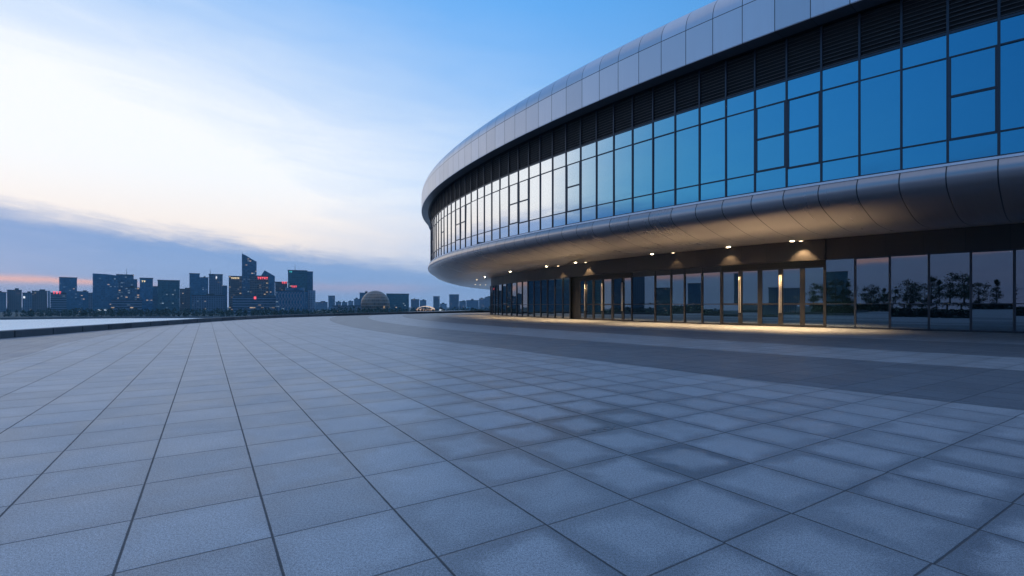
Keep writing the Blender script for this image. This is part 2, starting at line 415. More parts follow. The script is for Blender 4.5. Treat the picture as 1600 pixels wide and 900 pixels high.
# sill and belly
under(lathe('window_sill', [(-0.14, 4.646), (0.10, 4.640), (0.155, 4.625), (0.155, 4.565), (0.10, 4.560)], M['sill'], None, 0, (1,), vz=[0, .3, .4, .5, .6]))
bel = [(0.10, 4.575), (0.150, 4.55), (0.215, 4.45), (0.258, 4.34), (0.262, 4.24), (0.225, 4.13), (0.14, 4.03), (0.0, 3.94), (-0.22, 3.85), (-0.50, 3.76),
       (-0.85, 3.66), (-1.25, 3.56), (-1.65, 3.49), (-2.1, 3.45), (-2.7, 3.43), (-3.5, 3.46), (-4.5, 3.54), (-5.6, 3.67), (-6.8, 3.80), (-8.6, 3.97)]
def soffit_z(off):
    for (o1, z1), (o2, z2) in zip(bel, bel[1:]):
        if o1 <= 0 and o2 <= off <= o1: return (z1 + (z2 - z1) * (off - o1) / (o2 - o1)) * h_
    return 3.97 * h_
vb = [0.0]
for a, b in zip(bel, bel[1:]): vb.append(vb[-1] + sqrt((a[0] - b[0]) ** 2 + (a[1] - b[1]) ** 2) * h_)
under(lathe('belly_cladding', bel, M['clad_belly'], None, 0, set(range(1, 19)), vz=vb))

# ------------------------------------------------------------------ upper glazing, one window per bay
SPLIT = {0, 4, 5, 14, 18, 19, 26, 27, 31, 36, 40, -4, -5, 45}
Z_GB, Z_T1, Z_T2, Z_GT, Z_LT = 4.646 * h_, 5.26 * h_, 7.38 * h_, 8.02 * h_, 9.33 * h_
rnd = random.Random(3)
def tilt_quad(bm, A, B, z0, z1, nn, push=0.0):
    """a pane, tipped a fraction of a degree so neighbours mirror slightly different sky"""
    L = (B - A).length; tv = rnd.gauss(0, 0.0035) * (z1 - z0); th = rnd.gauss(0, 0.003) * L
    P = [(A + nn * push, z0), (B + nn * (push + th), z0), (B + nn * (push + th + tv), z1), (A + nn * (push + tv), z1)]
    bm.faces.new([bm.verts.new((p.x, p.y, zz)) for p, zz in P])
for s in range(-8, 52):
    A = ring(th_of(s + 1), 0); B = ring(th_of(s), 0)          # A left/back, B right
    mid = (A + B) / 2; d = (B - A).normalized(); nn = Vector((d.y, -d.x))     # outward (towards the plaza)
    if (mid + nn - ring(th_of(s), 3)).length > (mid - nn - ring(th_of(s), 3)).length: nn = -nn
    org = Vector((mid.x, mid.y, 0)); rows = [Z_GB, Z_T1, Z_T2, Z_GT]
    if s in SPLIT: rows = [Z_GB, Z_T1 + (0.1 if s % 2 else 0), 6.36 * h_, Z_T2, Z_GT]
    a, b = A - mid, B - mid
    bm = bmesh.new()
    for z0, z1 in zip(rows, rows[1:]): tilt_quad(bm, a, b, z0, z1, nn)
    wdw = link('window', bm, M['glass_up'], hall); wdw.location = org - HL
    bm = bmesh.new()
    def bar(p0, p1, inw, outw, z0, z1, bm=bm):
        P = [p0 - nn * inw, p1 - nn * inw, p1 + nn * outw, p0 + nn * outw]
        lo = [bm.verts.new((p.x, p.y, z0)) for p in P]; hi = [bm.verts.new((p.x, p.y, z1)) for p in P]
        bm.faces.new(lo[::-1]); bm.faces.new(hi)
        for i in range(4): bm.faces.new((lo[i], lo[(i + 1) % 4], hi[(i + 1) % 4], hi[i]))
    bar(b - d * 0.040, b + d * 0.040, 0.03, 0.055, Z_GB + 0.005, Z_LT - 0.06)          # mullion fin
    for zz in rows[1:-1]:
        tk = 0.045 if (s in SPLIT and zz != rows[-2]) else 0.030
        bar(a + d * 0.043, b - d * 0.043, 0.03, 0.035, zz - tk, zz + tk)
    if s in SPLIT:                                                                       # deeper sash round the opening light
        for e in (1, 2):
            z0, z1 = rows[e], rows[e + 1]
            bar(a + d * 0.043, a + d * 0.10, 0.02, 0.052, z0 + 0.046, z1 - 0.046)
            bar(b - d * 0.10, b - d * 0.043, 0.02, 0.052, z0 + 0.046, z1 - 0.046)
    bar(a + d * 0.043, b - d * 0.043, 0.03, 0.045, Z_GT - 0.05, Z_GT + 0.04)
    bar(a + d * 0.043, b - d * 0.043, 0.03, 0.040, Z_GB + 0.006, Z_GB + 0.06)
    fr = link('frame', bm, M['frame'], wdw)
    # louver bank over the window
    bm = bmesh.new(); nb = 11; step = (Z_LT - 0.08 - Z_GT - 0.06) / nb
    for k in range(nb):
        z0 = Z_GT + 0.07 + k * step
        p0, p1 = a + d * 0.044, b - d * 0.044
        P = [(p0 - nn * 0.06, z0 + step * 0.30), (p1 - nn * 0.06, z0 + step * 0.30), (p1 + nn * 0.035, z0), (p0 + nn * 0.035, z0)]
        top = [bm.verts.new((p.x, p.y, q + 0.012)) for p, q in P]; bot = [bm.verts.new((p.x, p.y, q)) for p, q in P]
        bm.faces.new(top); bm.faces.new(bot[::-1])
        for i in range(4): bm.faces.new((bot[i], bot[(i + 1) % 4], top[(i + 1) % 4], top[i]))
    P = [a + d * 0.044 - nn * 0.07, b - d * 0.044 - nn * 0.07]
    bm.faces.new([bm.verts.new((P[0].x, P[0].y, Z_GT + 0.04)), bm.verts.new((P[1].x, P[1].y, Z_GT + 0.04)), bm.verts.new((P[1].x, P[1].y, Z_LT - 0.06)), bm.verts.new((P[0].x, P[0].y, Z_LT - 0.06))])
    bm.faces.ensure_lookup_table(); bm.faces[-1].material_index = 1
    lv = link('louver_panel', bm, [M['louver'], M['black']], hall); lv.location = org - HL
# the rest of the drum beyond both ends of the view: plain glazed band
under(lathe('rear_glazing', [(0, 4.646), (0, 9.3)], M['glass_up'], None, 0, (), s_list=[52 + k * 3 for k in range(int((NB - 60 - 8) / 3) + 3)] , close=False, vz=[0, 1]))

# ------------------------------------------------------------------ lower wall
def hit(px, off):
    dx, dy = (px - 800) / F_PX, 1.0
    a_, b_ = AG * ASP + off, AG + off
    d0, d1 = (CR * dx + SR * dy) / a_, (-SR * dx + CR * dy) / b_; c0, c1 = Cu[0] / a_, Cu[1] / b_
    A = d0 * d0 + d1 * d1; B = d0 * c0 + d1 * c1; C = c0 * c0 + c1 * c1 - 1
    q = B * B - A * C
    return None if q < 0 else Vector((dx, dy)) * ((B - sqrt(q)) / A * h_)
LO = 70.641 - AG
cpts = [hit(920, LO), hit(905, LO), Vector((6.29, 52.17)), Vector((4.25, 56.3)), Vector((1.35, 62.0)), Vector((-0.45, 66.4)), Vector((-2.0, 70.8)), Vector((-3.1, 74.9)), Vector((-3.42, 79.0)),
        Vector((-2.6, 84.5)), Vector((-0.3, 90.5)), Vector((4.0, 97.0)), Vector((11, 104)), Vector((22, 112)), Vector((38, 121))]
def catmull(P, m_=12):
    out = []
    for i in range(1, len(P) - 2):
        p0, p1, p2, p3 = P[i - 1:i + 3]
        for k in range(m_):
            t = k / m_
            out.append(0.5 * ((2 * p1) + (p2 - p0) * t + (2 * p0 - 5 * p1 + 4 * p2 - p3) * t * t + (3 * p1 - p0 - 3 * p2 + p3) * t ** 3))
    out.append(P[-2]); return out
curve = catmull(cpts)
def curve_at_px(px):
    for p, q in zip(curve, curve[1:]):
        a, b = 800 + F_PX * p.x / p.y, 800 + F_PX * q.x / q.y
        if (a - px) * (b - px) <= 0 and a != b: return p + (q - p) * ((px - a) / (b - a))
# bay edges from right to left
edges = []
t0 = math.radians(-153.52); base_pt = ring(t0, LO)
pts_r = []; t = t0
for k in range(7):                                  # beyond the right edge of the picture
    tt = t
    while (ring(tt, LO) - ring(t, LO)).length < 1.75: tt += R(0.01)
    t = tt; pts_r.append(ring(t, LO))
edges += [(p, 'win') for p in pts_r[::-1]]
for px in (1585, 1517, 1451.5, 1390.5, 1336.4): edges.append((hit(px, LO), 'win'))
edges.append((hit(1290.6, LO), 'side'))
for px, k in ((1254, 'door'), (1220, 'door'), (1187.5, 'door'), (1157, 'door'), (1127, 'win'), (1097.5, 'win'), (1070, 'win'), (1049, 'win'), (1024, 'win'), (988.3, 'door'), (973.5, 'door'),
              (957.4, 'door'), (942, 'door'), (927.7, 'door'), (914.6, 'side')): edges.append((hit(px, LO), k))
edges.append((hit(906, LO), 'shaded_recess'))
edges.append((hit(891, LO) if False else curve_at_px(891.0), 'win'))
for px in (879.7, 867.3, 855.7, 845.3, 834.7, 825, 816.3): edges.append((curve_at_px(px), 'win'))
# carry on round the hidden end every 1.65 m
i0 = min(range(len(curve)), key=lambda i: (curve[i] - edges[-1][0]).length); last = edges[-1][0]; cnt = 0
for p in curve[i0:]:
    if (p - last).length >= 1.68 and cnt < 26: edges.append((p, 'win')); last = p; cnt += 1
Z_HEAD = 3.018 * h_; Z_RAIL = 1.58
HANDLE_PAIR = set()
door_no = 0
for i in range(len(edges) - 1):
    B, kind = edges[i]; A = edges[i + 1][0]
    mid = (A + B) / 2; d = (B - A).normalized(); nn = Vector((d.y, -d.x))
    if nn.dot(Vector((0, 0)) - mid) < 0 and mid.y < 78: nn = -nn
    a, b = A - mid, B - mid; L = (B - A).length
    def bar(bm, p0, p1, inw, outw, z0, z1):
        P = [p0 - nn * inw, p1 - nn * inw, p1 + nn * outw, p0 + nn * outw]
        lo = [bm.verts.new((p.x, p.y, z0)) for p in P]; hi = [bm.verts.new((p.x, p.y, z1)) for p in P]
        bm.faces.new(lo[::-1]); bm.faces.new(hi)
        for q in range(4): bm.faces.new((lo[q], lo[(q + 1) % 4], hi[(q + 1) % 4], hi[q]))
    org = Vector((mid.x, mid.y, 0)) - HL
    if kind == 'shaded_recess':
        bm = bmesh.new(); bar(bm, a + d * 0.06, b - d * 0.06, 0.35, -0.22, 0.0, Z_HEAD - 0.01)  # thin slab set back; the shade of the recess is put into its black
        o = link('shaded_recess', bm, M['black'], hall); o.location = org; continue
    if kind == 'win':
        entry = 957 < 800 + F_PX * mid.x / mid.y < 1130
        bm = bmesh.new(); ztop = Z_HEAD - (0.42 if entry else 0.0)
        tilt_quad(bm, a, b, 0.06, Z_RAIL, nn); tilt_quad(bm, a, b, Z_RAIL, ztop, nn)
        o = link('window', bm, M['glass_low'], hall); o.location = org
        bm = bmesh.new(); fm = 'frame_dark' if entry else 'frame'
        bar(bm, b - d * 0.055, b + d * 0.055, 0.04, 0.09, 0.004, Z_HEAD - 0.006)
        bar(bm, a + d * 0.056, b - d * 0.056, 0.04, 0.035, Z_RAIL - 0.025, Z_RAIL + 0.025)
        bar(bm, a + d * 0.056, b - d * 0.056, 0.04, 0.05, 0.004, 0.10)
        bar(bm, a + d * 0.056, b - d * 0.056, 0.04, 0.05, ztop - 0.06, Z_HEAD - 0.008)
        link('frame', bm, M[fm], o)
    else:
        zt = Z_HEAD - 0.42
        bm = bmesh.new(); m1, m2 = a + d * 0.15, b - d * 0.15
        bar(bm, a + d * 0.012, m1, 0.05, 0.05, 0.02, zt); bar(bm, m2, b - d * 0.012, 0.05, 0.05, 0.02, zt)
        bar(bm, m1, m2, 0.05, 0.048, 0.02, 0.16); bar(bm, m1, m2, 0.05, 0.048, zt - 0.10, zt - 0.002)
        bar(bm, m1, m2, 0.05, 0.046, Z_RAIL - 0.055, Z_RAIL + 0.055)
        o = link('door' if kind == 'door' else 'side_light', bm, M['door_frame'], hall); o.location = org
        bm = bmesh.new(); tilt_quad(bm, m1, m2, 0.16, Z_RAIL - 0.055, nn); tilt_quad(bm, m1, m2, Z_RAIL + 0.055, zt - 0.10, nn)
        link('glass_pane', bm, M['glass_low'], o)
        bm = bmesh.new(); bar(bm, a + d * 0.0, b - d * 0.0, 0.04, 0.07, zt + 0.004, Z_HEAD - 0.006)
        bar(bm, b - d * 0.010, b + d * 0.010, 0.05, 0.055, 0.004, zt)
        tr = link('transom', bm, M['black'], hall); tr.location = org
        if kind == 'door':
            # pull bars stand at the meeting stiles
            groups = {1254: 0}
            pxm = 800 + F_PX * mid.x / mid.y
            meet = [1220, 1157, 973.5, 942, 914.6]
            ra, rb = 800 + F_PX * A.x / A.y, 800 + F_PX * B.x / B.y
            at = None
            for q in meet:
                if abs(ra - q) < 2: at = a + d * 0.055
                if abs(rb - q) < 2: at = b - d * 0.055
            if at is not None:
                bm = bmesh.new(); c = at + nn * 0.13
                rings = []
                for zz in (0.95, 3.62):
                    rings.append([bm.verts.new((c.x + 0.036 * cos(q * pi / 5), c.y + 0.036 * sin(q * pi / 5), zz)) for q in range(10)])
                for q in range(10): bm.faces.new((rings[0][q], rings[0][(q + 1) % 10], rings[1][(q + 1) % 10], rings[1][q]))
                bm.faces.new(rings[0][::-1]); bm.faces.new(rings[1])
                for zz in (1.15, 2.3, 3.42):
                    P0, P1 = at + nn * 0.04, c
                    for z0, z1 in ((zz - 0.014, zz + 0.014),):
                        tng = d * 0.012; P = [P0 - tng, P0 + tng, P1 + tng, P1 - tng]
                        lo = [bm.verts.new((p.x, p.y, z0)) for p in P]; hi = [bm.verts.new((p.x, p.y, z1)) for p in P]
                        bm.faces.new(lo[::-1]); bm.faces.new(hi)
                        for q in range(4): bm.faces.new((lo[q], lo[(q + 1) % 4], hi[(q + 1) % 4], hi[q]))
                link('handle', bm, M['steel'], o, True)
# header band above the ground-floor glazing, with panel joints every bay
def band(name, pts, z0, z1, out, m_, per=1.78, back=0.25):
    bm = bmesh.new(); uvl = bm.loops.layers.uv.new('UVMap'); run = 0.0; vs = []
    for i, p in enumerate(pts):
        q = pts[i + 1] if i + 1 < len(pts) else p; r = pts[i - 1] if i else p
        d = (q - r).normalized(); nn = Vector((d.y, -d.x))
        if nn.dot(-p) < 0 and p.y < 78: nn = -nn
        if p.y >= 78: nn = Vector((-abs(nn.x) if abs(nn.x) > abs(nn.y) * 0.3 else nn.x, abs(nn.y)))
        if i: run += (p - r).length if i + 1 == len(pts) else (p - pts[i - 1]).length
        o = p + nn * out; b = p - nn * back
        vs.append(([bm.verts.new((b.x, b.y, z0)), bm.verts.new((o.x, o.y, z0)), bm.verts.new((o.x, o.y, z1)), bm.verts.new((b.x, b.y, z1))], run / per))
    for (a, ua), (b, ub) in zip(vs, vs[1:]):
        for k in range(3):
            f = bm.faces.new((a[k], a[k + 1], b[k + 1], b[k]))
            for l, t in zip(f.loops, ((ua, k), (ua, k + 1), (ub, k + 1), (ub, k))): l[uvl].uv = t
    bm.faces.new(vs[0][0]); bm.faces.new(vs[-1][0][::-1])
    bmesh.ops.recalc_face_normals(bm, faces=bm.faces)
    return under(link(name, bm, m_))
allp = [e[0] for e in edges]
iL = next(i for i, e in enumerate(edges) if e[1] == 'side'); iR = max(i for i, e in enumerate(edges) if e[1] == 'shaded_recess')
band('header_panel', allp[:iL + 1], Z_HEAD, 4.02 * h_, 0.02, M['header'])
band('header_panel', allp[iL:iR + 1], Z_HEAD - 0.02, 3.99 * h_, 0.30, M['header'])
band('header_panel', allp[iR:], Z_HEAD, 4.02 * h_, 0.06, M['header'])
# dark core behind the ground floor, closes the building
bm = bmesh.new(); vs = []
loop = [p + (p * 0.012 + Vector((0.25, 0.2))) for p in allp] + [ring(R(a), LO - 2) for a in range(150, -138, -8)]
lo = [bm.verts.new((p.x, p.y, 0.0)) for p in loop]; hi = [bm.verts.new((p.x, p.y, 4.05 * h_)) for p in loop]
for i in range(len(loop)): j = (i + 1) % len(loop); bm.faces.new((lo[i], lo[j], hi[j], hi[i]))
under(link('inner_wall', bm, M['black']))

# ------------------------------------------------------------------ downlights under the overhang
def downlight(P, energy, visible=1.0, off=None, cone=108, blend=1.0):
    o_, _t = off_of(P); dg = math.degrees(_t); dg = dg - 360 if dg > 0 else dg
    w_ = min(max(0.0, -172 - dg), 13.0); z = soffit_z(o_ + 0.007 * w_ * w_)
    bm = bmesh.new(); q = 20
    def rg(r, zz): return [bm.verts.new((r * cos(2 * pi * k / q), r * sin(2 * pi * k / q), zz)) for k in range(q)]
    rr = [rg(0.17, 0.03), rg(0.17, -0.035), rg(0.125, -0.035), rg(0.115, -0.012)]
    for u, v in zip(rr, rr[1:]):
        for k in range(q): bm.faces.new((u[k], u[(k + 1) % q], v[(k + 1) % q], v[k]))
    o = link('downlight', bm, M['steel'], hall); o.location = Vector((P.x, P.y, z)) - HL
    bm = bmesh.new(); c = [bm.verts.new((0.125 * cos(2 * pi * k / q), 0.125 * sin(2 * pi * k / q), -0.036)) for k in range(q)]; bm.faces.new(c)
    t = bm.verts.new((0, 0, -0.07)); bm.faces.ensure_lookup_table()
    for k in range(q): bm.faces.new((c[k], c[(k + 1) % q], t))
    link('lens', bm, M['lamp'] if visible > 0.5 else M['lamp_dim'], o)
    ld = bpy.data.lights.new('downlight_lamp', 'SPOT'); ld.energy = energy; ld.color = (1.0, 0.66, 0.33); ld.spot_size = R(cone); ld.spot_blend = blend; ld.shadow_soft_size = 0.10
    lo_ = bpy.data.objects.new('downlight_lamp', ld); COL.objects.link(lo_); lo_.parent = o; lo_.location = (0, 0, -0.16)
M['lamp_dim'] = emitter('warm_lamp_dim', (1.0, 0.74, 0.45), 5.0)
def lamp_px(px, py, z=3.80):
    t = F_PX * (z - 1) / (HOR - py) * h_; return Vector(((px - 800) / F_PX * t, t))
for px, py, en in ((1237.7, 372, 4300), (1139, 382.3, 3700), (1018.7, 394.2, 3500), (899.2, 407.2, 3100), (853.7, 413.7, 1900), (797.3, 421, 2600), (757.7, 428.4, 1200), (745, 432.4, 1000)):
    downlight(lamp_px(px, py), en, 0.0 if px < 750 else 1.0)
for px, py in ((742.7, 441.5), (750.4, 442.4), (758.7, 443.3)):
    downlight(lamp_px(px, py, 3.72), 400, 0.0)
# wall washers close to the header panels
for px, en in ((881, 500), (924, 700), (1060, 120), (1144, 420), (1257, 1000)):
    P = hit(px, LO); nn = (Vector((0, 0)) - P).normalized()
    d_ = (hit(px + 3, LO) - P).normalized(); nn = Vector((d_.y, -d_.x)); nn = nn if nn.dot(-P) > 0 else -nn
    downlight(P + nn * 0.74, en, 0.0, cone=92, blend=0.35)
# ------------------------------------------------------------------ plaza
par = [Vector(p) for p in ((-24.5, -14), (-22.9, -4), (-22.4, 6), (-22.7, 14), (-23.2, 21.9), (-24.6, 28.4), (-26.5, 38), (-28.0, 48), (-27.9, 57.5), (-24.6, 67.5), (-19.3, 79.8), (-12.0, 92.9), (-1.5, 106), (14, 122), (36, 140))]
parc = catmull(par, 8)
PLZ = [p.copy() for p in parc] + [Vector((90, 190)), Vector((200, 290)), (Vector((420, 290))), Vector((420, -160)), Vector((-60, -160)), Vector((-60, -22)), Vector((-30, -16))]
def sheet(name, pts, z, m_, skirt=None):
    bm = bmesh.new(); top = [bm.verts.new((p.x, p.y, z)) for p in pts]; f = bm.faces.new(top)
    if f.normal.z < 0: f.normal_flip()
    f.normal_update()
    if f.normal.z < 0: bmesh.ops.reverse_faces(bm, faces=[f])
    if skirt is not None:
        lo = [bm.verts.new((p.x, p.y, skirt)) for p in pts]
        for i in range(len(pts)): j = (i + 1) % len(pts); bm.faces.new((top[i], top[j], lo[j], lo[i]))
    bmesh.ops.triangulate(bm, faces=[q for q in bm.faces if len(q.verts) > 4])
    return tag(link(name, bm, m_), kind='structure')
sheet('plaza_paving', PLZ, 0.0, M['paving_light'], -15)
def interp(tbl, a):
    if a >= tbl[0][0]: return tbl[0][1]
    for (a0, o0), (a1, o1) in zip(tbl, tbl[1:]):
        if a1 <= a <= a0:
            t = (a - a0) / (a1 - a0); return o0 + (o1 - o0) * t * t * (3 - 2 * t) if False else o0 + (o1 - o0) * t
    return tbl[-1][1]
def back(px, py): t = F_PX * EYE / (py - HOR); return Vector(((px - 800) / F_PX * t, t))
def offsets(pts):
    out = []
    for q in pts:
        o, a = off_of(back(*q)); a = math.degrees(a); a = a - 360 if a > 0 else a
        out.append((a, o))
    return sorted(out, reverse=True)
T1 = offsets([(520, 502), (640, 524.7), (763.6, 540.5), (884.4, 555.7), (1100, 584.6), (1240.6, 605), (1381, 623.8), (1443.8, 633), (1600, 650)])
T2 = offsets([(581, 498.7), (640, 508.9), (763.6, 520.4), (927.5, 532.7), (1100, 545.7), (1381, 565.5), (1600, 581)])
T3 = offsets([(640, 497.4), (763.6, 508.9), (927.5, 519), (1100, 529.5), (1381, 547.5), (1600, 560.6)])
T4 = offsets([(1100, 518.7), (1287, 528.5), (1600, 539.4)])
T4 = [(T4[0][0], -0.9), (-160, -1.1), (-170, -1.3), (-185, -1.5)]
def smooth_tbl(T, n_=3):
    g = [(-100 - 2.0 * k) for k in range(70)]; v = [interp(T, a) for a in g]
    for _ in range(n_): v = [v[0]] + [(v[i - 1] + 2 * v[i] + v[i + 1]) / 4 for i in range(1, len(v) - 1)] + [v[-1]]
    return list(zip(g, v))
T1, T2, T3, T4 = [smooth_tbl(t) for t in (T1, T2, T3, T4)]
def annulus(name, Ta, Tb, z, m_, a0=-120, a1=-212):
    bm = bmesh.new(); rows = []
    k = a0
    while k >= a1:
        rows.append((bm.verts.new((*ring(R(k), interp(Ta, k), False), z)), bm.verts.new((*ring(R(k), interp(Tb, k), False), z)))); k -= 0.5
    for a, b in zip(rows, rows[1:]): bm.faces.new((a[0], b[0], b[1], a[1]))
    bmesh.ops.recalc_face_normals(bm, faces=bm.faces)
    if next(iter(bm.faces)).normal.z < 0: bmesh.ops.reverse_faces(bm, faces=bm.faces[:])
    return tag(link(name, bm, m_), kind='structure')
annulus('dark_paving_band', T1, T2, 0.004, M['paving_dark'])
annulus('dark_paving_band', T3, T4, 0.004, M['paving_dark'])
# darker strip that runs inside the parapet
strip_in = catmull([Vector(p) for p in ((-14.5, -12), (-13.2, -3), (-12.4, 6), (-13.8, 13.0), (-17.9, 19.45), (-21.85, 27.8), (-25.4, 37.2), (-27.3, 46.5), (-27.6, 55), (-25, 66))], 8)
strip_out = [p for p in parc if p.y < 56]
bm = bmesh.new()
po = [bm.verts.new((p.x + 0.24, p.y, 0.004)) for p in strip_out]; pi_ = [bm.verts.new((p.x, p.y, 0.004)) for p in strip_in]
f = bm.faces.new(po + pi_[::-1]); bmesh.ops.triangulate(bm, faces=[f])
for q in bm.faces:
    q.normal_update()
    if q.normal.z < 0: q.normal_flip()
tag(link('edge_paving_strip', bm, M['paving_lip']), kind='structure')

# parapet: a low stone kerb wall in long blocks
def stone(name, col):
    m_, n = mat(name); p = pos(n); u, v, _ = n.sep(uvc(n))
    fu = n.m('FLOOR', u); d = (0.5 - n.m('ABSOLUTE', u - fu - 0.5)) * 2.4
    j = n.smooth(d, 0.025, 0.055, 1.0, 0.0); ww = n.white(n.comb(fu, 4.0))
    a = n.noise(p, 1.3, 5.0, 0.65); b = n.noise(p, 45.0, 2.0)
    c = n.mix(a, tuple(k * 0.35 for k in col) + (1,), tuple(k * 1.5 for k in col) + (1,))
    c = n.mix(ww * 0.7, c, (0.20, 0.215, 0.22, 1)); c = n.mix(j * 0.8, c, (0.015, 0.018, 0.02, 1))
    finish(n, c, 0.75, 0.0, 0.4, bump(n, b * 0.003 + j * -0.01, 0.6, 1.0)); return m_
M['stone'] = stone('weathered_kerb_stone', (0.11, 0.125, 0.14))
bm = bmesh.new(); uvl = bm.loops.layers.uv.new('UVMap'); run = 0; rows = []
for i, p in enumerate(parc):
    q = parc[min(i + 1, len(parc) - 1)]; r = parc[max(i - 1, 0)]; d = (q - r).normalized(); nn = Vector((d.y, -d.x))
    if i: run += (p - parc[i - 1]).length
    prof_ = [(0.22, -0.02), (0.22, 0.305), (0.20, 0.33), (-0.26, 0.335), (-0.28, 0.31), (-0.28, -2.0)]
    rows.append(([bm.verts.new((p.x + nn.x * a, p.y + nn.y * a, zz)) for a, zz in prof_], run / 2.4))
for (a, ua), (b, ub) in zip(rows, rows[1:]):
    for k in range(5):
        f = bm.faces.new((a[k], b[k], b[k + 1], a[k + 1]))
        for l, t in zip(f.loops, ((ua, k), (ub, k), (ub, k + 1), (ua, k + 1))): l[uvl].uv = t
bmesh.ops.recalc_face_normals(bm, faces=bm.faces)
tag(link('parapet_wall', bm, M['stone']), 'low dark stone parapet curving along the water side of the plaza', 'wall')

# ------------------------------------------------------------------ water, far bank
WZ, GZ = -14.5, -13.2
m_, n = mat('river_water'); p = pos(n); px_, py_, pz_ = n.sep(p)
wv = n.noise(n.comb(px_ * 0.35, py_), 0.9, 4.0, 0.6); wl = n.noise(n.comb(px_ * 0.01, py_ * 0.03), 1.0, 3.0)
finish(n, n.mix(wl, (0.88, 0.86, 0.82, 1), (0.97, 0.94, 0.90, 1)), 0.45, 0.85, 1.0, bump(n, wv, 1.0, 1.2))
M['water'] = m_
sheet('river_water', [Vector(p) for p in ((-3400, -3400), (3400, -3400), (3400, 1900), (-3400, 1900))], WZ, M['water'])
m_, n = mat('bank_ground'); p = pos(n); a = n.noise(p, 0.02, 5.0)
finish(n, n.mix(a, (0.03, 0.045, 0.035, 1), (0.08, 0.085, 0.08, 1)), 0.9); M['ground'] = m_
sheet('far_riverbank', [Vector(p) for p in ((3300, 612), (-250, 612), (-480, 590), (-640, 470), (-720, 250), (-760, -600), (-760, -3300), (-3300, -3300), (-3300, 3300), (3300, 3300))], GZ, M['ground'], WZ - 1)
sheet('embankment_wall', [Vector(p) for p in ((3300, 610.8), (-250, 610.8), (-481, 588.8), (-641.5, 469), (-722, 249), (-722.5, 250), (-641.8, 470.2), (-480.4, 590.6), (-249.8, 612.4), (3300, 612.4))], GZ + 0.9, plain('embankment_stone', (0.10, 0.11, 0.12), 0.8), WZ - 1)

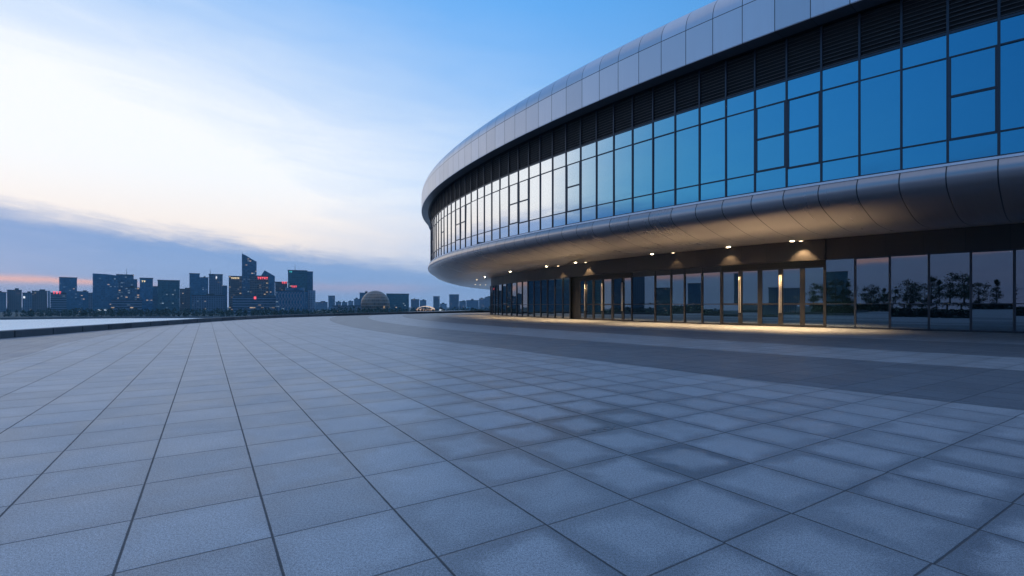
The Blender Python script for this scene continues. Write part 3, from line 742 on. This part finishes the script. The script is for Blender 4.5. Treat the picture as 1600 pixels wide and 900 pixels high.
# ------------------------------------------------------------------ skyline
def tower(name, cat, label, x0, x1, ytop, D, style, depth=0.7, shape='box', roof=None, mast=None, signs=(), group=None, sink=0.0, turn=0.0, slant=None):
    """x0,x1,ytop: extent seen across the river, D: distance ahead in m. Local frame: +x to the right, -y faces the plaza"""
    xc = ((x0 + x1) / 2 - 800) / F_PX
    azm = math.atan(xc); dist = D / cos(azm)
    wid = (x1 - x0) / F_PX * D * cos(azm); top = EYE + (HOR - ytop) / F_PX * D; H = top - GZ
    px = xc * D; t = empty(name, (px, D, GZ), -azm + turn, label, cat, group)
    sc = wid / (x1 - x0)                                   # metres per photo pixel
    dp = wid * depth; bm = bmesh.new(); uvl = bm.loops.layers.uv.new('UVMap'); m_ = FM[style]
    if shape == 'box':
        box(bm, -wid / 2, wid / 2, 0, dp, 0, H, uvl)
    elif shape == 'cyl':
        q = 24; pts = [(wid / 2 * cos(2 * pi * k / q), wid / 2 + wid / 2 * sin(2 * pi * k / q)) for k in range(q)]
        lo = [bm.verts.new((*p, 0)) for p in pts]; hi = [bm.verts.new((*p, H)) for p in pts]; bm.faces.new(hi)
        for k in range(q):
            j = (k + 1) % q; f = bm.faces.new((lo[k], lo[j], hi[j], hi[k])); L = pi * wid / q
            for l, tt in zip(f.loops, ((k * L, 0), (k * L + L, 0), (k * L + L, H), (k * L, H))): l[uvl].uv = tt
    elif shape == 'slant':                                  # outline given as photo pixels along the top
        P = [((qx - (x0 + x1) / 2) * sc, EYE + (HOR - qy) / F_PX * D - GZ) for qx, qy in slant]
        P = [(-wid / 2, 0), (wid / 2, 0)] + P[::-1]
        fr = [bm.verts.new((a, 0, b)) for a, b in P]; bk = [bm.verts.new((a, dp, b)) for a, b in P]
        f = bm.faces.new(fr)
        for l in f.loops: l[uvl].uv = (l.vert.co.x, l.vert.co.z)
        f = bm.faces.new(bk[::-1])
        for l in f.loops: l[uvl].uv = (l.vert.co.x, l.vert.co.z)
        for k in range(len(P)):
            j = (k + 1) % len(P); f = bm.faces.new((fr[j], fr[k], bk[k], bk[j]))
            for l in f.loops: l[uvl].uv = (l.vert.co.y, l.vert.co.z)
    body = link('facade', bm, m_, t)
    bmr = bmesh.new(); rr = random.Random(int(x0 * 10))
    if shape == 'box':                                      # parapet and plant rooms
        e = min(0.6, wid * 0.03); box(bmr, -wid / 2 - e, wid / 2 + e, -e, dp + e, H, H + 1.1)
        link('roof_parapet', bmr, M['roof'], t)
        if wid > 12 and roof != 'flat':
            bmr = bmesh.new(); a = rr.uniform(-0.3, 0.05) * wid; box(bmr, a, a + wid * rr.uniform(0.2, 0.4), dp * 0.3, dp * 0.7, H + 1.1, H + 1.1 + rr.uniform(2, 4.0)); link('plant_room', bmr, M['roof'], t)
    if mast:
        mx, my = mast; xx = (mx - (x0 + x1) / 2) * sc; zt = EYE + (HOR - my) / F_PX * D - GZ
        zb = H - 1 if shape != 'slant' else H - 14
        bmr = bmesh.new(); bmesh.ops.create_cone(bmr, cap_ends=True, segments=6, radius1=0.55, radius2=0.2, depth=zt - zb)
        for v in bmr.verts: v.co.x += xx; v.co.y += dp * 0.3; v.co.z += (zt + zb) / 2
        link('mast', bmr, M['mast'], t)
    for (sx0, sx1, sy0, sy1, sm) in signs:
        zz0 = EYE + (HOR - sy1) / F_PX * D - GZ; zz1 = EYE + (HOR - sy0) / F_PX * D - GZ
        a0, a1 = (sx0 - (x0 + x1) / 2) * sc, (sx1 - (x0 + x1) / 2) * sc
        bmr = bmesh.new(); k = max(1, int((a1 - a0) / max(0.75 * (zz1 - zz0), 1.6))); pw = (a1 - a0) / k
        for q in range(k):
            u0 = a0 + q * pw + pw * 0.08; u1 = a0 + (q + 1) * pw - pw * 0.08; hh = zz1 - zz0
            if k == 1: box(bmr, u0, u1, -0.9, -0.3, zz0, zz1)
            else:                                           # stroke shapes of an illegible character row
                box(bmr, u0, u1, -0.9, -0.3, zz0 + hh * 0.78, zz1); box(bmr, u0 + pw * 0.30, u0 + pw * 0.52, -0.88, -0.3, zz0, zz0 + hh * 0.78)
                if q % 2: box(bmr, u0, u1, -0.86, -0.3, zz0 + hh * 0.3, zz0 + hh * 0.52)
        link('sign', bmr, M[sm], t)
    return t
G1 = 'apartment blocks at the left end of the skyline'
TW = [
 ('apartment_block','apartment block','dark apartment block at the left edge of the photo, cut by the frame',-14,10,457,1050,'grey',{}),
 ('apartment_block','apartment block','dark stepped apartment block second from the left edge of the skyline',11,34,453.5,1080,'brown',{}),
 ('apartment_block','apartment block','low dark apartment block with a bright light, third from the left edge',35,50,458,1040,'grey',dict(signs=[(20+16,39.5,463,466,'white_sign')])),
 ('apartment_block','apartment block','dark apartment block with a peaked plant room, fourth from the left edge',50,74,455,1060,'brown',{}),
 ('office_block','office block','narrow pale block in the gap left of the red-signed office',74.5,78.5,455,1200,'pale',{}),
 ('office_block','office block','striped office block with a glowing red roof sign',79,104,458,900,'striped',dict(roof='flat',signs=[(82,96,455.5,459.5,'red_sign')])),
 ('office_tower','office tower','plain square tower rising behind the red-signed striped office',92.5,120.5,434,1000,'navy',dict(roof='flat')),
 ('office_block','office block','mid-height dark block right of the plain square tower',120,138,456,980,'navy',{}),
 ('office_block','office block','slim grey block squeezed against the broadest dark tower',137.5,145,458,1020,'grey',{}),
 ('office_tower','office tower','broad dark glass tower with a slightly sloping roof, left half of the skyline',145,184,428,880,'navy',dict(shape='slant',slant=[(145,427.8),(166,428.2),(184,429.8)],signs=[(153,167,483.5,485.5,'white_sign')])),
 ('office_tower','office tower','tower with a flared flat top, a mast and rows of lit windows',182,209,429.5,960,'office',dict(roof='flat',mast=(198,419.5))),
 ('office_tower','office tower','stepped shoulder tower directly right of the flared tower',207,214.5,437,1000,'navy',{}),
 ('office_block','office block','grey lit block stepping down in front of the flared tower',196,221,450,850,'office',{}),
 ('office_block','office block','low wide grey office in front of the flared tower',174,222,469.5,790,'striped',dict(roof='flat')),
 ('office_tower','office tower','dark tower with a warm golden light under its roof edge',218.5,239,435,860,'navy',dict(roof='flat',signs=[(221,227.5,438.5,441,'warm_sign')])),
 ('office_block','office block','plain dark slab between the golden-lit tower and the speckled tower',238.5,247,448,900,'navy',{}),
 ('office_tower','office tower','wide tower speckled with many white lit windows',246.5,281,438.5,880,'teal',dict(roof='flat')),
 ('office_block','office block','brown block right of the speckled tower, first of two',281,289.5,452,950,'brown',{}),
 ('office_block','office block','brown narrow block right of the speckled tower, second of two',289,297,450.5,990,'brown',{}),
 ('office_tower','office tower','tall plain blue-grey slab left of the mast tower',296,312,427.8,1000,'navy',dict(roof='flat')),
 ('office_tower','office tower','shorter tower between the plain slab and the mast tower',311,325.5,434,1050,'navy',{}),
 ('office_tower','office tower','grey tower with a thin mast at its left corner and one bright lamp',326.5,348,429,980,'grey',dict(roof='flat',mast=(328.5,420),signs=[(337,339.2,432,435,'white_sign')])),
 ('office_block','office block','small stepped block at the right foot of the mast tower',347,355,447,1000,'navy',{}),
 ('office_block','office block','low dark office block under the plain slab and the mast tower',300,352,462,860,'grey',{}),
 ('office_tower','office tower','office tower with warm lit top floors beside the tallest tower',357.5,378,432,950,'warm',dict(roof='flat',signs=[(361,374,433.5,436,'warm_sign')])),
 ('skyscraper','skyscraper','tallest tower of the skyline with a curved slanting top and thin spire',378,401,397,900,'office',dict(shape='slant',slant=[(378,396.8),(383,398.6),(388,401.4),(393,404.3),(398,407),(401,408.2)],mast=(378.6,394.2))),
 ('office_block','office block','broad office with lit floors and a red sign in front of the tallest tower',390.5,420,431.5,860,'warm',dict(roof='flat',signs=[(402,419,432.8,436.4,'red_sign')])),
 ('office_tower','office tower','dark tower with a pointed asymmetric roof right of the tallest tower',408.5,429.5,430,980,'navy',dict(shape='slant',slant=[(408.5,430),(413.5,422.5),(429.5,431.2)])),
 ('office_block','office block','office block with red roof sign between the pointed tower and the teal-lit tower',430,449,441,950,'brown',dict(roof='flat',signs=[(440,448.5,440,443.4,'red_sign')])),
 ('office_tower','office tower','large dark square tower with a small teal sign at its top left corner',450,480,423,900,'teal',dict(roof='flat',mast=(461,412.5),signs=[(452,456.5,424,426.3,'teal_sign')])),
 ('office_tower','office tower','slightly lower dark slab attached to the right of the teal-lit tower',479.5,489,425,930,'navy',dict(roof='flat')),
 ('office_block','office block','round-topped low building with a red sign in front of the teal-lit tower',446,476,449.5,830,'navy',dict(shape='cyl',signs=[(455,464,446.5,449.5,'red_sign')])),
 ('office_block','office block','long low office with fine horizontal lines and a red star-like lamp',364,432,462.5,780,'striped',dict(roof='flat',depth=0.4,signs=[(396.5,400.5,463.5,467.5,'red_sign')])),
 ('library','library','broad cultural building with a white lattice of diamond openings',431,473,455,760,'navy',dict(roof='flat',depth=0.5)),
 ('round_tower','round tower','pale blue cylindrical tower at the right end of the main skyline',481,493,453.5,860,'pale',dict(shape='cyl')),
 ('office_block','office block','slim dark block wedged between lattice building and pale cylinder',472,482,456,900,'navy',{}),
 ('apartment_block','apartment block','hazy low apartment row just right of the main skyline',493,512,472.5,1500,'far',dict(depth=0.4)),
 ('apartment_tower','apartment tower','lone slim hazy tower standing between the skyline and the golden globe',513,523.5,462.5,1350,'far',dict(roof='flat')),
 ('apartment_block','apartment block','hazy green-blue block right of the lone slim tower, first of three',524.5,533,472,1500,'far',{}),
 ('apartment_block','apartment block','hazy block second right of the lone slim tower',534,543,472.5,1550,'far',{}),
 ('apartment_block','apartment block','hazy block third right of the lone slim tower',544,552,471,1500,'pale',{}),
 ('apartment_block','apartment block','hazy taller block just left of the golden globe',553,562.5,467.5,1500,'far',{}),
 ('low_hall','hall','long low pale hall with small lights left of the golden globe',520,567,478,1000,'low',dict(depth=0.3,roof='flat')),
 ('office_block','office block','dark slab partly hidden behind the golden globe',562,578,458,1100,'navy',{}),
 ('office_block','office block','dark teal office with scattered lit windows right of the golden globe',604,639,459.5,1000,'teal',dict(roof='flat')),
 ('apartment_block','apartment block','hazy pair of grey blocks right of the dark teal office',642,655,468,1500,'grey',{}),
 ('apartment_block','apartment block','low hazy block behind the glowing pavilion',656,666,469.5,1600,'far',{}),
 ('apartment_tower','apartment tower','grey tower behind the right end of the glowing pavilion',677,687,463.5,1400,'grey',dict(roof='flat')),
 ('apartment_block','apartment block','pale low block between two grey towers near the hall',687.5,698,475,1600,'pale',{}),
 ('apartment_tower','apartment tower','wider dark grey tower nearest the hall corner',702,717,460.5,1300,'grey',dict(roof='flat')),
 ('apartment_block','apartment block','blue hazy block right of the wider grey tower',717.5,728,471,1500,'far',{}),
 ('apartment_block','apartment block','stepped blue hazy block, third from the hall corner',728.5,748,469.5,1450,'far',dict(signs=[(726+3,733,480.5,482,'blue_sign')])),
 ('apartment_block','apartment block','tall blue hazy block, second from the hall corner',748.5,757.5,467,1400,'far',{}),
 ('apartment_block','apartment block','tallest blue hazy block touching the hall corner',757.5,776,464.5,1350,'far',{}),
]
for nm, ct, lb, x0, x1, yt, D, stl, kw in TW: tower(nm, ct, lb, x0, x1, yt, D, stl, **kw)
T_lib = next(o for o in COL.objects if o.name == 'library')
# white diamond lattice standing proud of the library facade
bm = bmesh.new(); D = 760; azm = math.atan((452 - 800) / F_PX); wid = 42 / F_PX * D * cos(azm); H = EYE + (HOR - 455) / F_PX * D - GZ
def strut(bm, x0, z0, x1, z1, w_=0.38, y=-0.8):
    d = Vector((x1 - x0, 0, z1 - z0)).normalized(); s = Vector((-d.z, 0, d.x)) * w_
    P = [Vector((x0, y, z0)) - s, Vector((x1, y, z1)) - s, Vector((x1, y, z1)) + s, Vector((x0, y, z0)) + s]
    a = [bm.verts.new(p) for p in P]; b = [bm.verts.new(p + Vector((0, 0.6, 0))) for p in P]
    bm.faces.new(a); bm.faces.new(b[::-1])
    for i in range(4): bm.faces.new((a[i], b[i], b[(i + 1) % 4], a[(i + 1) % 4]))
nx, nz = 9, 3; cw = wid / nx; ch = (H - 6) / nz
for i in range(nx):
    for j in range(nz):
        xa = -wid / 2 + i * cw; za = 4 + j * ch
        for q in ((xa, za + ch * .5, xa + cw * .35, za + ch), (xa + cw * .35, za + ch, xa + cw * .65, za + ch), (xa + cw * .65, za + ch, xa + cw, za + ch * .5),
                  (xa + cw, za + ch * .5, xa + cw * .65, za), (xa + cw * .35, za, xa, za + ch * .5)): strut(bm, *q, y=-0.8 - 0.01 * ((i + j) % 2))
link('lattice', bm, plain('lattice_concrete', (0.25, 0.29, 0.36), 0.6), T_lib)

# golden globe
D = 900.0; gx = (586.5 - 800) / F_PX * D; gr = 21.8 / F_PX * D; gz = EYE + (HOR - 475.3) / F_PX * D
glb = empty('globe_building', (gx, D, GZ), 0, 'large golden-brown glass globe building standing among trees across the water', 'globe building')
m_, n = mat('globe_shell'); u, v, _ = n.sep(uvc(n))
fa = v * 13.0; fb = n.m('FLOOR', fa); bandl = n.m('LESS_THAN', fa - fb, 0.24)
ua = u * 44.0; ub = n.m('FLOOR', ua); rib = n.m('LESS_THAN', ua - ub, 0.14)
ww = n.white(n.comb(ub, fb, 3.0)); lw = n.white(n.comb(fb, 1.0))
c = n.mix(ww, (0.11, 0.060, 0.035, 1), (0.26, 0.135, 0.070, 1)); c = n.mix(n.m('MAXIMUM', bandl, rib * 0.5) * 0.9, c, (0.36, 0.28, 0.23, 1))
gl = n.m('GREATER_THAN', ww * 0.45 + lw * 0.62, 0.86) * (1.0 - bandl) * n.smooth(v, 0.72, 0.50)
base_l = n.smooth(n.m('ABSOLUTE', v - 0.26), 0.018, 0.010)
finish(n, c, 0.4, 0.15, 0.5, None, (1.0, 0.66, 0.36, 1), gl * 0.30 + base_l * 0.6); M['globe'] = m_
bm = bmesh.new(); uvl = bm.loops.layers.uv.new('UVMap'); nu, nv = 60, 30; rows = []
for j in range(nv + 1):
    ph = pi * (j / nv) - pi / 2; rows.append([bm.verts.new((gr * cos(ph) * cos(2 * pi * i / nu), gr * cos(ph) * sin(2 * pi * i / nu), gr * sin(ph) * 0.97)) for i in range(nu)])
for j in range(nv):
    for i in range(nu):
        f = bm.faces.new((rows[j][i], rows[j][(i + 1) % nu], rows[j + 1][(i + 1) % nu], rows[j + 1][i]))
        for l, t in zip(f.loops, ((i / nu, j / nv), ((i + 1) / nu, j / nv), ((i + 1) / nu, (j + 1) / nv), (i / nu, (j + 1) / nv))): l[uvl].uv = t
bmesh.ops.dissolve_degenerate(bm, dist=1e-4, edges=bm.edges)
for q in bm.faces: q.smooth = True
o = link('globe_shell', bm, M['globe'], glb); o.location = (0, 0, gz - GZ)
bm = bmesh.new(); bmesh.ops.create_cone(bm, cap_ends=True, segments=40, radius1=gr * 0.86, radius2=gr * 0.74, depth=9)
for q in bm.verts: q.co.z += 4.5
link('podium', bm, plain('podium_stone', (0.12, 0.12, 0.13)), glb)
# glowing pavilion
D = 1100.0; pv = empty('pavilion', ((664 - 800) / F_PX * D, D, GZ), 0, 'low glowing pavilion with a brightly lit curved roof right of the globe', 'pavilion')
bm = bmesh.new(); box(bm, -14 / F_PX * D, 14 / F_PX * D, 0, 14, 0, 6.5); link('wall', bm, emitter('lit_pavilion_wall', (1.0, 0.66, 0.46), 0.6), pv)
bm = bmesh.new(); ws = 13.5 / F_PX * D; rows = []
for i in range(17):
    a = -1 + i / 8; zz = 6.6 + 5.5 * (1 - a * a); rows.append([bm.verts.new((a * ws, -1.5, zz)), bm.verts.new((a * ws, 15, zz + 1)), bm.verts.new((a * ws, 15, zz)), bm.verts.new((a * ws, -1.5, zz - 1.2))])
for a, b in zip(rows, rows[1:]):
    for k in range(4): bm.faces.new((a[k], b[k], b[(k + 1) % 4], a[(k + 1) % 4]))
link('roof', bm, emitter('lit_pavilion_roof', (1.0, 0.80, 0.66), 0.72), pv)
pk = empty('kiosk', ((690 - 800) / F_PX * 1050, 1050, GZ), 0, 'tiny white-lit kiosk right of the glowing pavilion', 'kiosk')
bm = bmesh.new(); box(bm, -5, 5, 0, 6, 0, 6); link('wall', bm, M['white_sign'], pk)
bm = bmesh.new(); box(bm, -5.6, 5.6, -0.6, 6.6, 6.003, 6.8); link('roof', bm, M['roof'], pk)

# towers further left, outside the frame: the dark glazing mirrors them
OUT = [(-54.5, 680, 92, 62), (-59.8, 640, 74, 58), (-63, 760, 100, 44), (-65.5, 700, 62, 50), (-69, 820, 70, 28), (-74, 900, 52, 60), (-80, 860, 74, 34), (-86, 950, 40, 80), (-95, 900, 44, 50), (-104, 880, 60, 34), (-112, 900, 34, 90), (-121, 950, 50, 40)]
for i, (a, dd, hh, ww_) in enumerate(OUT):
    t = empty('office_tower', (dd * sin(R(a)), dd * cos(R(a)), GZ), R(-a), None, 'office tower', 'towers beyond the left edge of the frame')
    t['label'] = 'distant tower beyond the left edge of the photo, mirrored in the dark ground-floor glass'
    bm = bmesh.new(); uvl = bm.loops.layers.uv.new('UVMap'); box(bm, -ww_ / 2, ww_ / 2, 0, 24, 0, hh + 12, uvl); link('facade', bm, FM[['navy', 'office', 'grey', 'teal'][i % 4]], t)
    bm = bmesh.new(); box(bm, -ww_ / 2 - .5, ww_ / 2 + .5, -.5, 24.5, hh + 12, hh + 13.2); link('roof_parapet', bm, M['roof'], t)

# ------------------------------------------------------------------ vegetation
def leafmat(name, a, b):
    m_, n = mat(name); r = V(n, n.node('ShaderNodeNewGeometry').outputs['Random Per Island']); q = n.noise(objc(n), 0.35, 3.0)
    c = n.mix(r, a + (1,), b + (1,)); c = n.mix(q * 0.4, c, tuple(k * 0.6 for k in a) + (1,))
    finish(n, c, 0.65, 0.0, 0.3); return m_
M['leaf'] = leafmat('dark_foliage', (0.012, 0.035, 0.020), (0.035, 0.065, 0.030))
M['bark'] = plain('bark', (0.06, 0.05, 0.04), 0.9)
def leaf(bm, c, s, rr):
    u = Vector((rr.gauss(0, 1), rr.gauss(0, 1), rr.gauss(0, 1))).normalized(); v = u.cross(Vector((rr.gauss(0, 1), rr.gauss(0, 1), rr.gauss(0, 1)))).normalized()
    P = [c - u * s, c + v * s * 0.6, c + u * s, c - v * s * 0.6]; bm.faces.new([bm.verts.new(p) for p in P])
# far tree belt along the bank: one uncountable mass
bm = bmesh.new(); rr = random.Random(11)
def belt(xa, xb, Y, hmin, hmax, step, dens, ls):
    x_ = xa
    while x_ < xb:
        hh = rr.uniform(hmin, hmax); wd = hh * rr.uniform(0.45, 0.8); yy = Y + rr.uniform(-6, 14)
        for _ in range(dens):
            a = rr.uniform(0, 2 * pi); t = rr.random(); r = wd * 0.5 * sqrt(max(0.05, 1 - (2 * t - 0.9) ** 2)) * sqrt(rr.random())
            leaf(bm, Vector((x_ + r * cos(a), yy + r * sin(a), GZ + 0.4 + t * hh)), ls * rr.uniform(0.6, 1.3), rr)
        x_ += step * rr.uniform(0.6, 1.4)
belt(-660, -250, 622, 6.0, 9.0, 2.6, 60, 0.9)
belt(-250, 0, 625, 6.0, 9.5, 2.4, 60, 0.9)
belt(-250, 0, 700, 8, 12.5, 4.0, 60, 1.2)
belt(0, 60, 625, 6, 9, 2.6, 40, 1.0)
belt(-660, -250, 680, 7, 11, 4.5, 50, 1.1)
tag(link('riverside_trees', bm, M['leaf']), 'dark continuous belt of trees along the far bank below the skyline', 'trees', kind='stuff')
bm = bmesh.new()
for a in range(-100, -57):
    for k in range(5):
        ang = R(a + k * 0.2 + rr.uniform(-.1, .1)); dd = min(735 / max(0.05, abs(sin(ang))), 900) + rr.uniform(15, 40); hh = rr.uniform(7, 12)
        for _ in range(26):
            t = rr.random(); r = rr.uniform(0, 6)
            leaf(bm, Vector((dd * sin(ang) + r * rr.uniform(-1, 1), dd * cos(ang) + r * rr.uniform(-1, 1), GZ + t * hh)), 2.2, rr)
tag(link('west_bank_trees', bm, M['leaf']), 'belt of trees on the west bank beyond the left edge of the photo', 'trees', kind='stuff')

# trees and hedge on the plaza's far side, behind and left of the camera (seen in the dark glass)
def tree_mesh(kind, seed):
    rr = random.Random(seed); b1 = bmesh.new()
    H = {'round': 6.0, 'cone': 7.0}[kind]
    bmesh.ops.create_cone(b1, cap_ends=True, segments=8, radius1=0.16, radius2=0.05, depth=H * 0.8)
    for v in b1.verts: v.co.z += H * 0.4
    for k in range(7):
        a = k * 2.4; z0 = H * (0.32 + 0.06 * k); L = H * 0.22; e = Vector((cos(a) * L, sin(a) * L, L * 0.7)); p0 = Vector((0, 0, z0)); s = Vector((-sin(a), cos(a), 0)) * 0.04
        vs = [b1.verts.new(p) for p in (p0 - s, p0 + s, p0 + e)]; b1.faces.new(vs); u = Vector((0, 0, 0.05)); b1.faces.new([b1.verts.new(p) for p in (p0 - u, p0 + u, p0 + e)])
    b2 = bmesh.new(); cl = []
    for _ in range(34):
        t = rr.random(); a = rr.uniform(0, 2 * pi)
        rad = (1.9 * sqrt(max(0.02, 1 - (2 * t - 1) ** 2)) if kind == 'round' else 1.3 * (1 - t) + 0.1) * sqrt(rr.random())
        cl.append((Vector((rad * cos(a), rad * sin(a), H * ((0.35 + 0.62 * t) if kind == 'round' else (0.12 + 0.88 * t)))), rr.uniform(0.35, 0.75) * (1 if kind == 'round' else 1.15 - 0.7 * t)))
    for c, r in cl:
        for _ in range(55): leaf(b2, c + Vector((rr.gauss(0, 1), rr.gauss(0, 1), rr.gauss(0, 0.8))) * r * 0.55, 0.11, rr)
    return b1, b2
TPROT = {}
for kind in ('round', 'cone'):
    for sd in (1, 2):
        b1, b2 = tree_mesh(kind, sd); m1 = bpy.data.meshes.new('trunk'); b1.to_mesh(m1); m1.materials.append(M['bark']); m2 = bpy.data.meshes.new('crown'); b2.to_mesh(m2); m2.materials.append(M['leaf'])
        TPROT[(kind, sd)] = (m1, m2)
tl = random.Random(5)
def plant(kind, x_, y_, sc, z_=0.0):
    t = empty('broadleaf_tree' if kind == 'round' else 'conifer_tree', (x_, y_, z_), tl.uniform(0, 6), None, 'tree', 'trees behind the camera')
    t['label'] = ('bushy broadleaf tree' if kind == 'round' else 'pointed conifer') + ' behind the camera, mirrored in the entrance glass'
    t.scale = (sc,) * 3
    m1, m2 = TPROT[(kind, tl.choice((1, 2)))]
    for nm, me in (('trunk', m1), ('crown', m2)):
        o = bpy.data.objects.new(nm, me); COL.objects.link(o); o.parent = t
for a, dd, kd, sc in ((-92, 36, 'round', .7), (-97, 34, 'cone', .55), (-101, 38, 'round', .6), (-106, 40, 'cone', .75), (-109, 44, 'cone', .6), (-113, 40, 'round', .75), (-118, 46, 'round', .65), (-123, 50, 'cone', .7),
                      (-128, 48, 'round', .9), (-134, 55, 'round', 1.1), (-139, 60, 'round', 1.2), (-144, 58, 'round', 1.0), (-95, 46, 'round', .9), (-104, 50, 'round', 1.0), (-111, 52, 'round', 1.1), (-116, 52, 'round', 1.0), (-121, 54, 'round', 1.0), (-126, 58, 'round', 1.1), (-131, 60, 'round', 1.0), (-137, 66, 'round', 1.3), (-141, 50, 'round', 1.0), (-147, 52, 'cone', .9), (-152, 50, 'round', 1.1), (-160, 52, 'round', .9), (-166, 55, 'cone', 1.0), (-135, 45, 'cone', .8), (-125, 42, 'round', .8), (-116, 42, 'cone', .7), (-103, 41, 'cone', .8), (-99, 47, 'round', .9), (-150, 60, 'cone', .8), (-156, 60, 'round', .9)):
    plant(kd, dd * sin(R(a)), dd * cos(R(a)), sc)
bm = bmesh.new()
hp = [Vector((33 * sin(R(a)), (33 + max(0, (-a - 110)) * 0.2) * cos(R(a)))) for a in range(-84, -192, -3)]
hp = [Vector((-24.2, 24)), Vector((-24.0, 12)), Vector((-24.4, 4))][:0] + [Vector((p.x, p.y)) for i, p in enumerate(hp)]
for p, q in zip(hp, hp[1:]):
    L = (q - p).length
    for _ in range(int(L * 300)):
        t = tl.random(); c = p + (q - p) * t; leaf(bm, Vector((c.x + tl.uniform(-.45, .45), c.y + tl.uniform(-.45, .45), tl.uniform(0.02, 1.45))), 0.17, tl)
tag(link('hedge', bm, M['leaf']), 'clipped dark hedge along the plaza behind the camera', 'hedge')

# ------------------------------------------------------------------ evening haze over the river
m_, n = mat('evening_haze'); n.t.nodes.clear()
pvn = n.node('ShaderNodeVolumePrincipled'); pvn.inputs['Color'].default_value = (0.45, 0.80, 1.0, 1); pvn.inputs['Density'].default_value = 0.00016; pvn.inputs['Anisotropy'].default_value = 0.0
o_ = n.node('ShaderNodeOutputMaterial'); n.t.links.new(pvn.outputs[0], o_.inputs['Volume'])
bm = bmesh.new(); box(bm, -3450, 3450, -3450, 3450, -17, 118)
hz = tag(link('haze', bm, m_), kind='stuff')
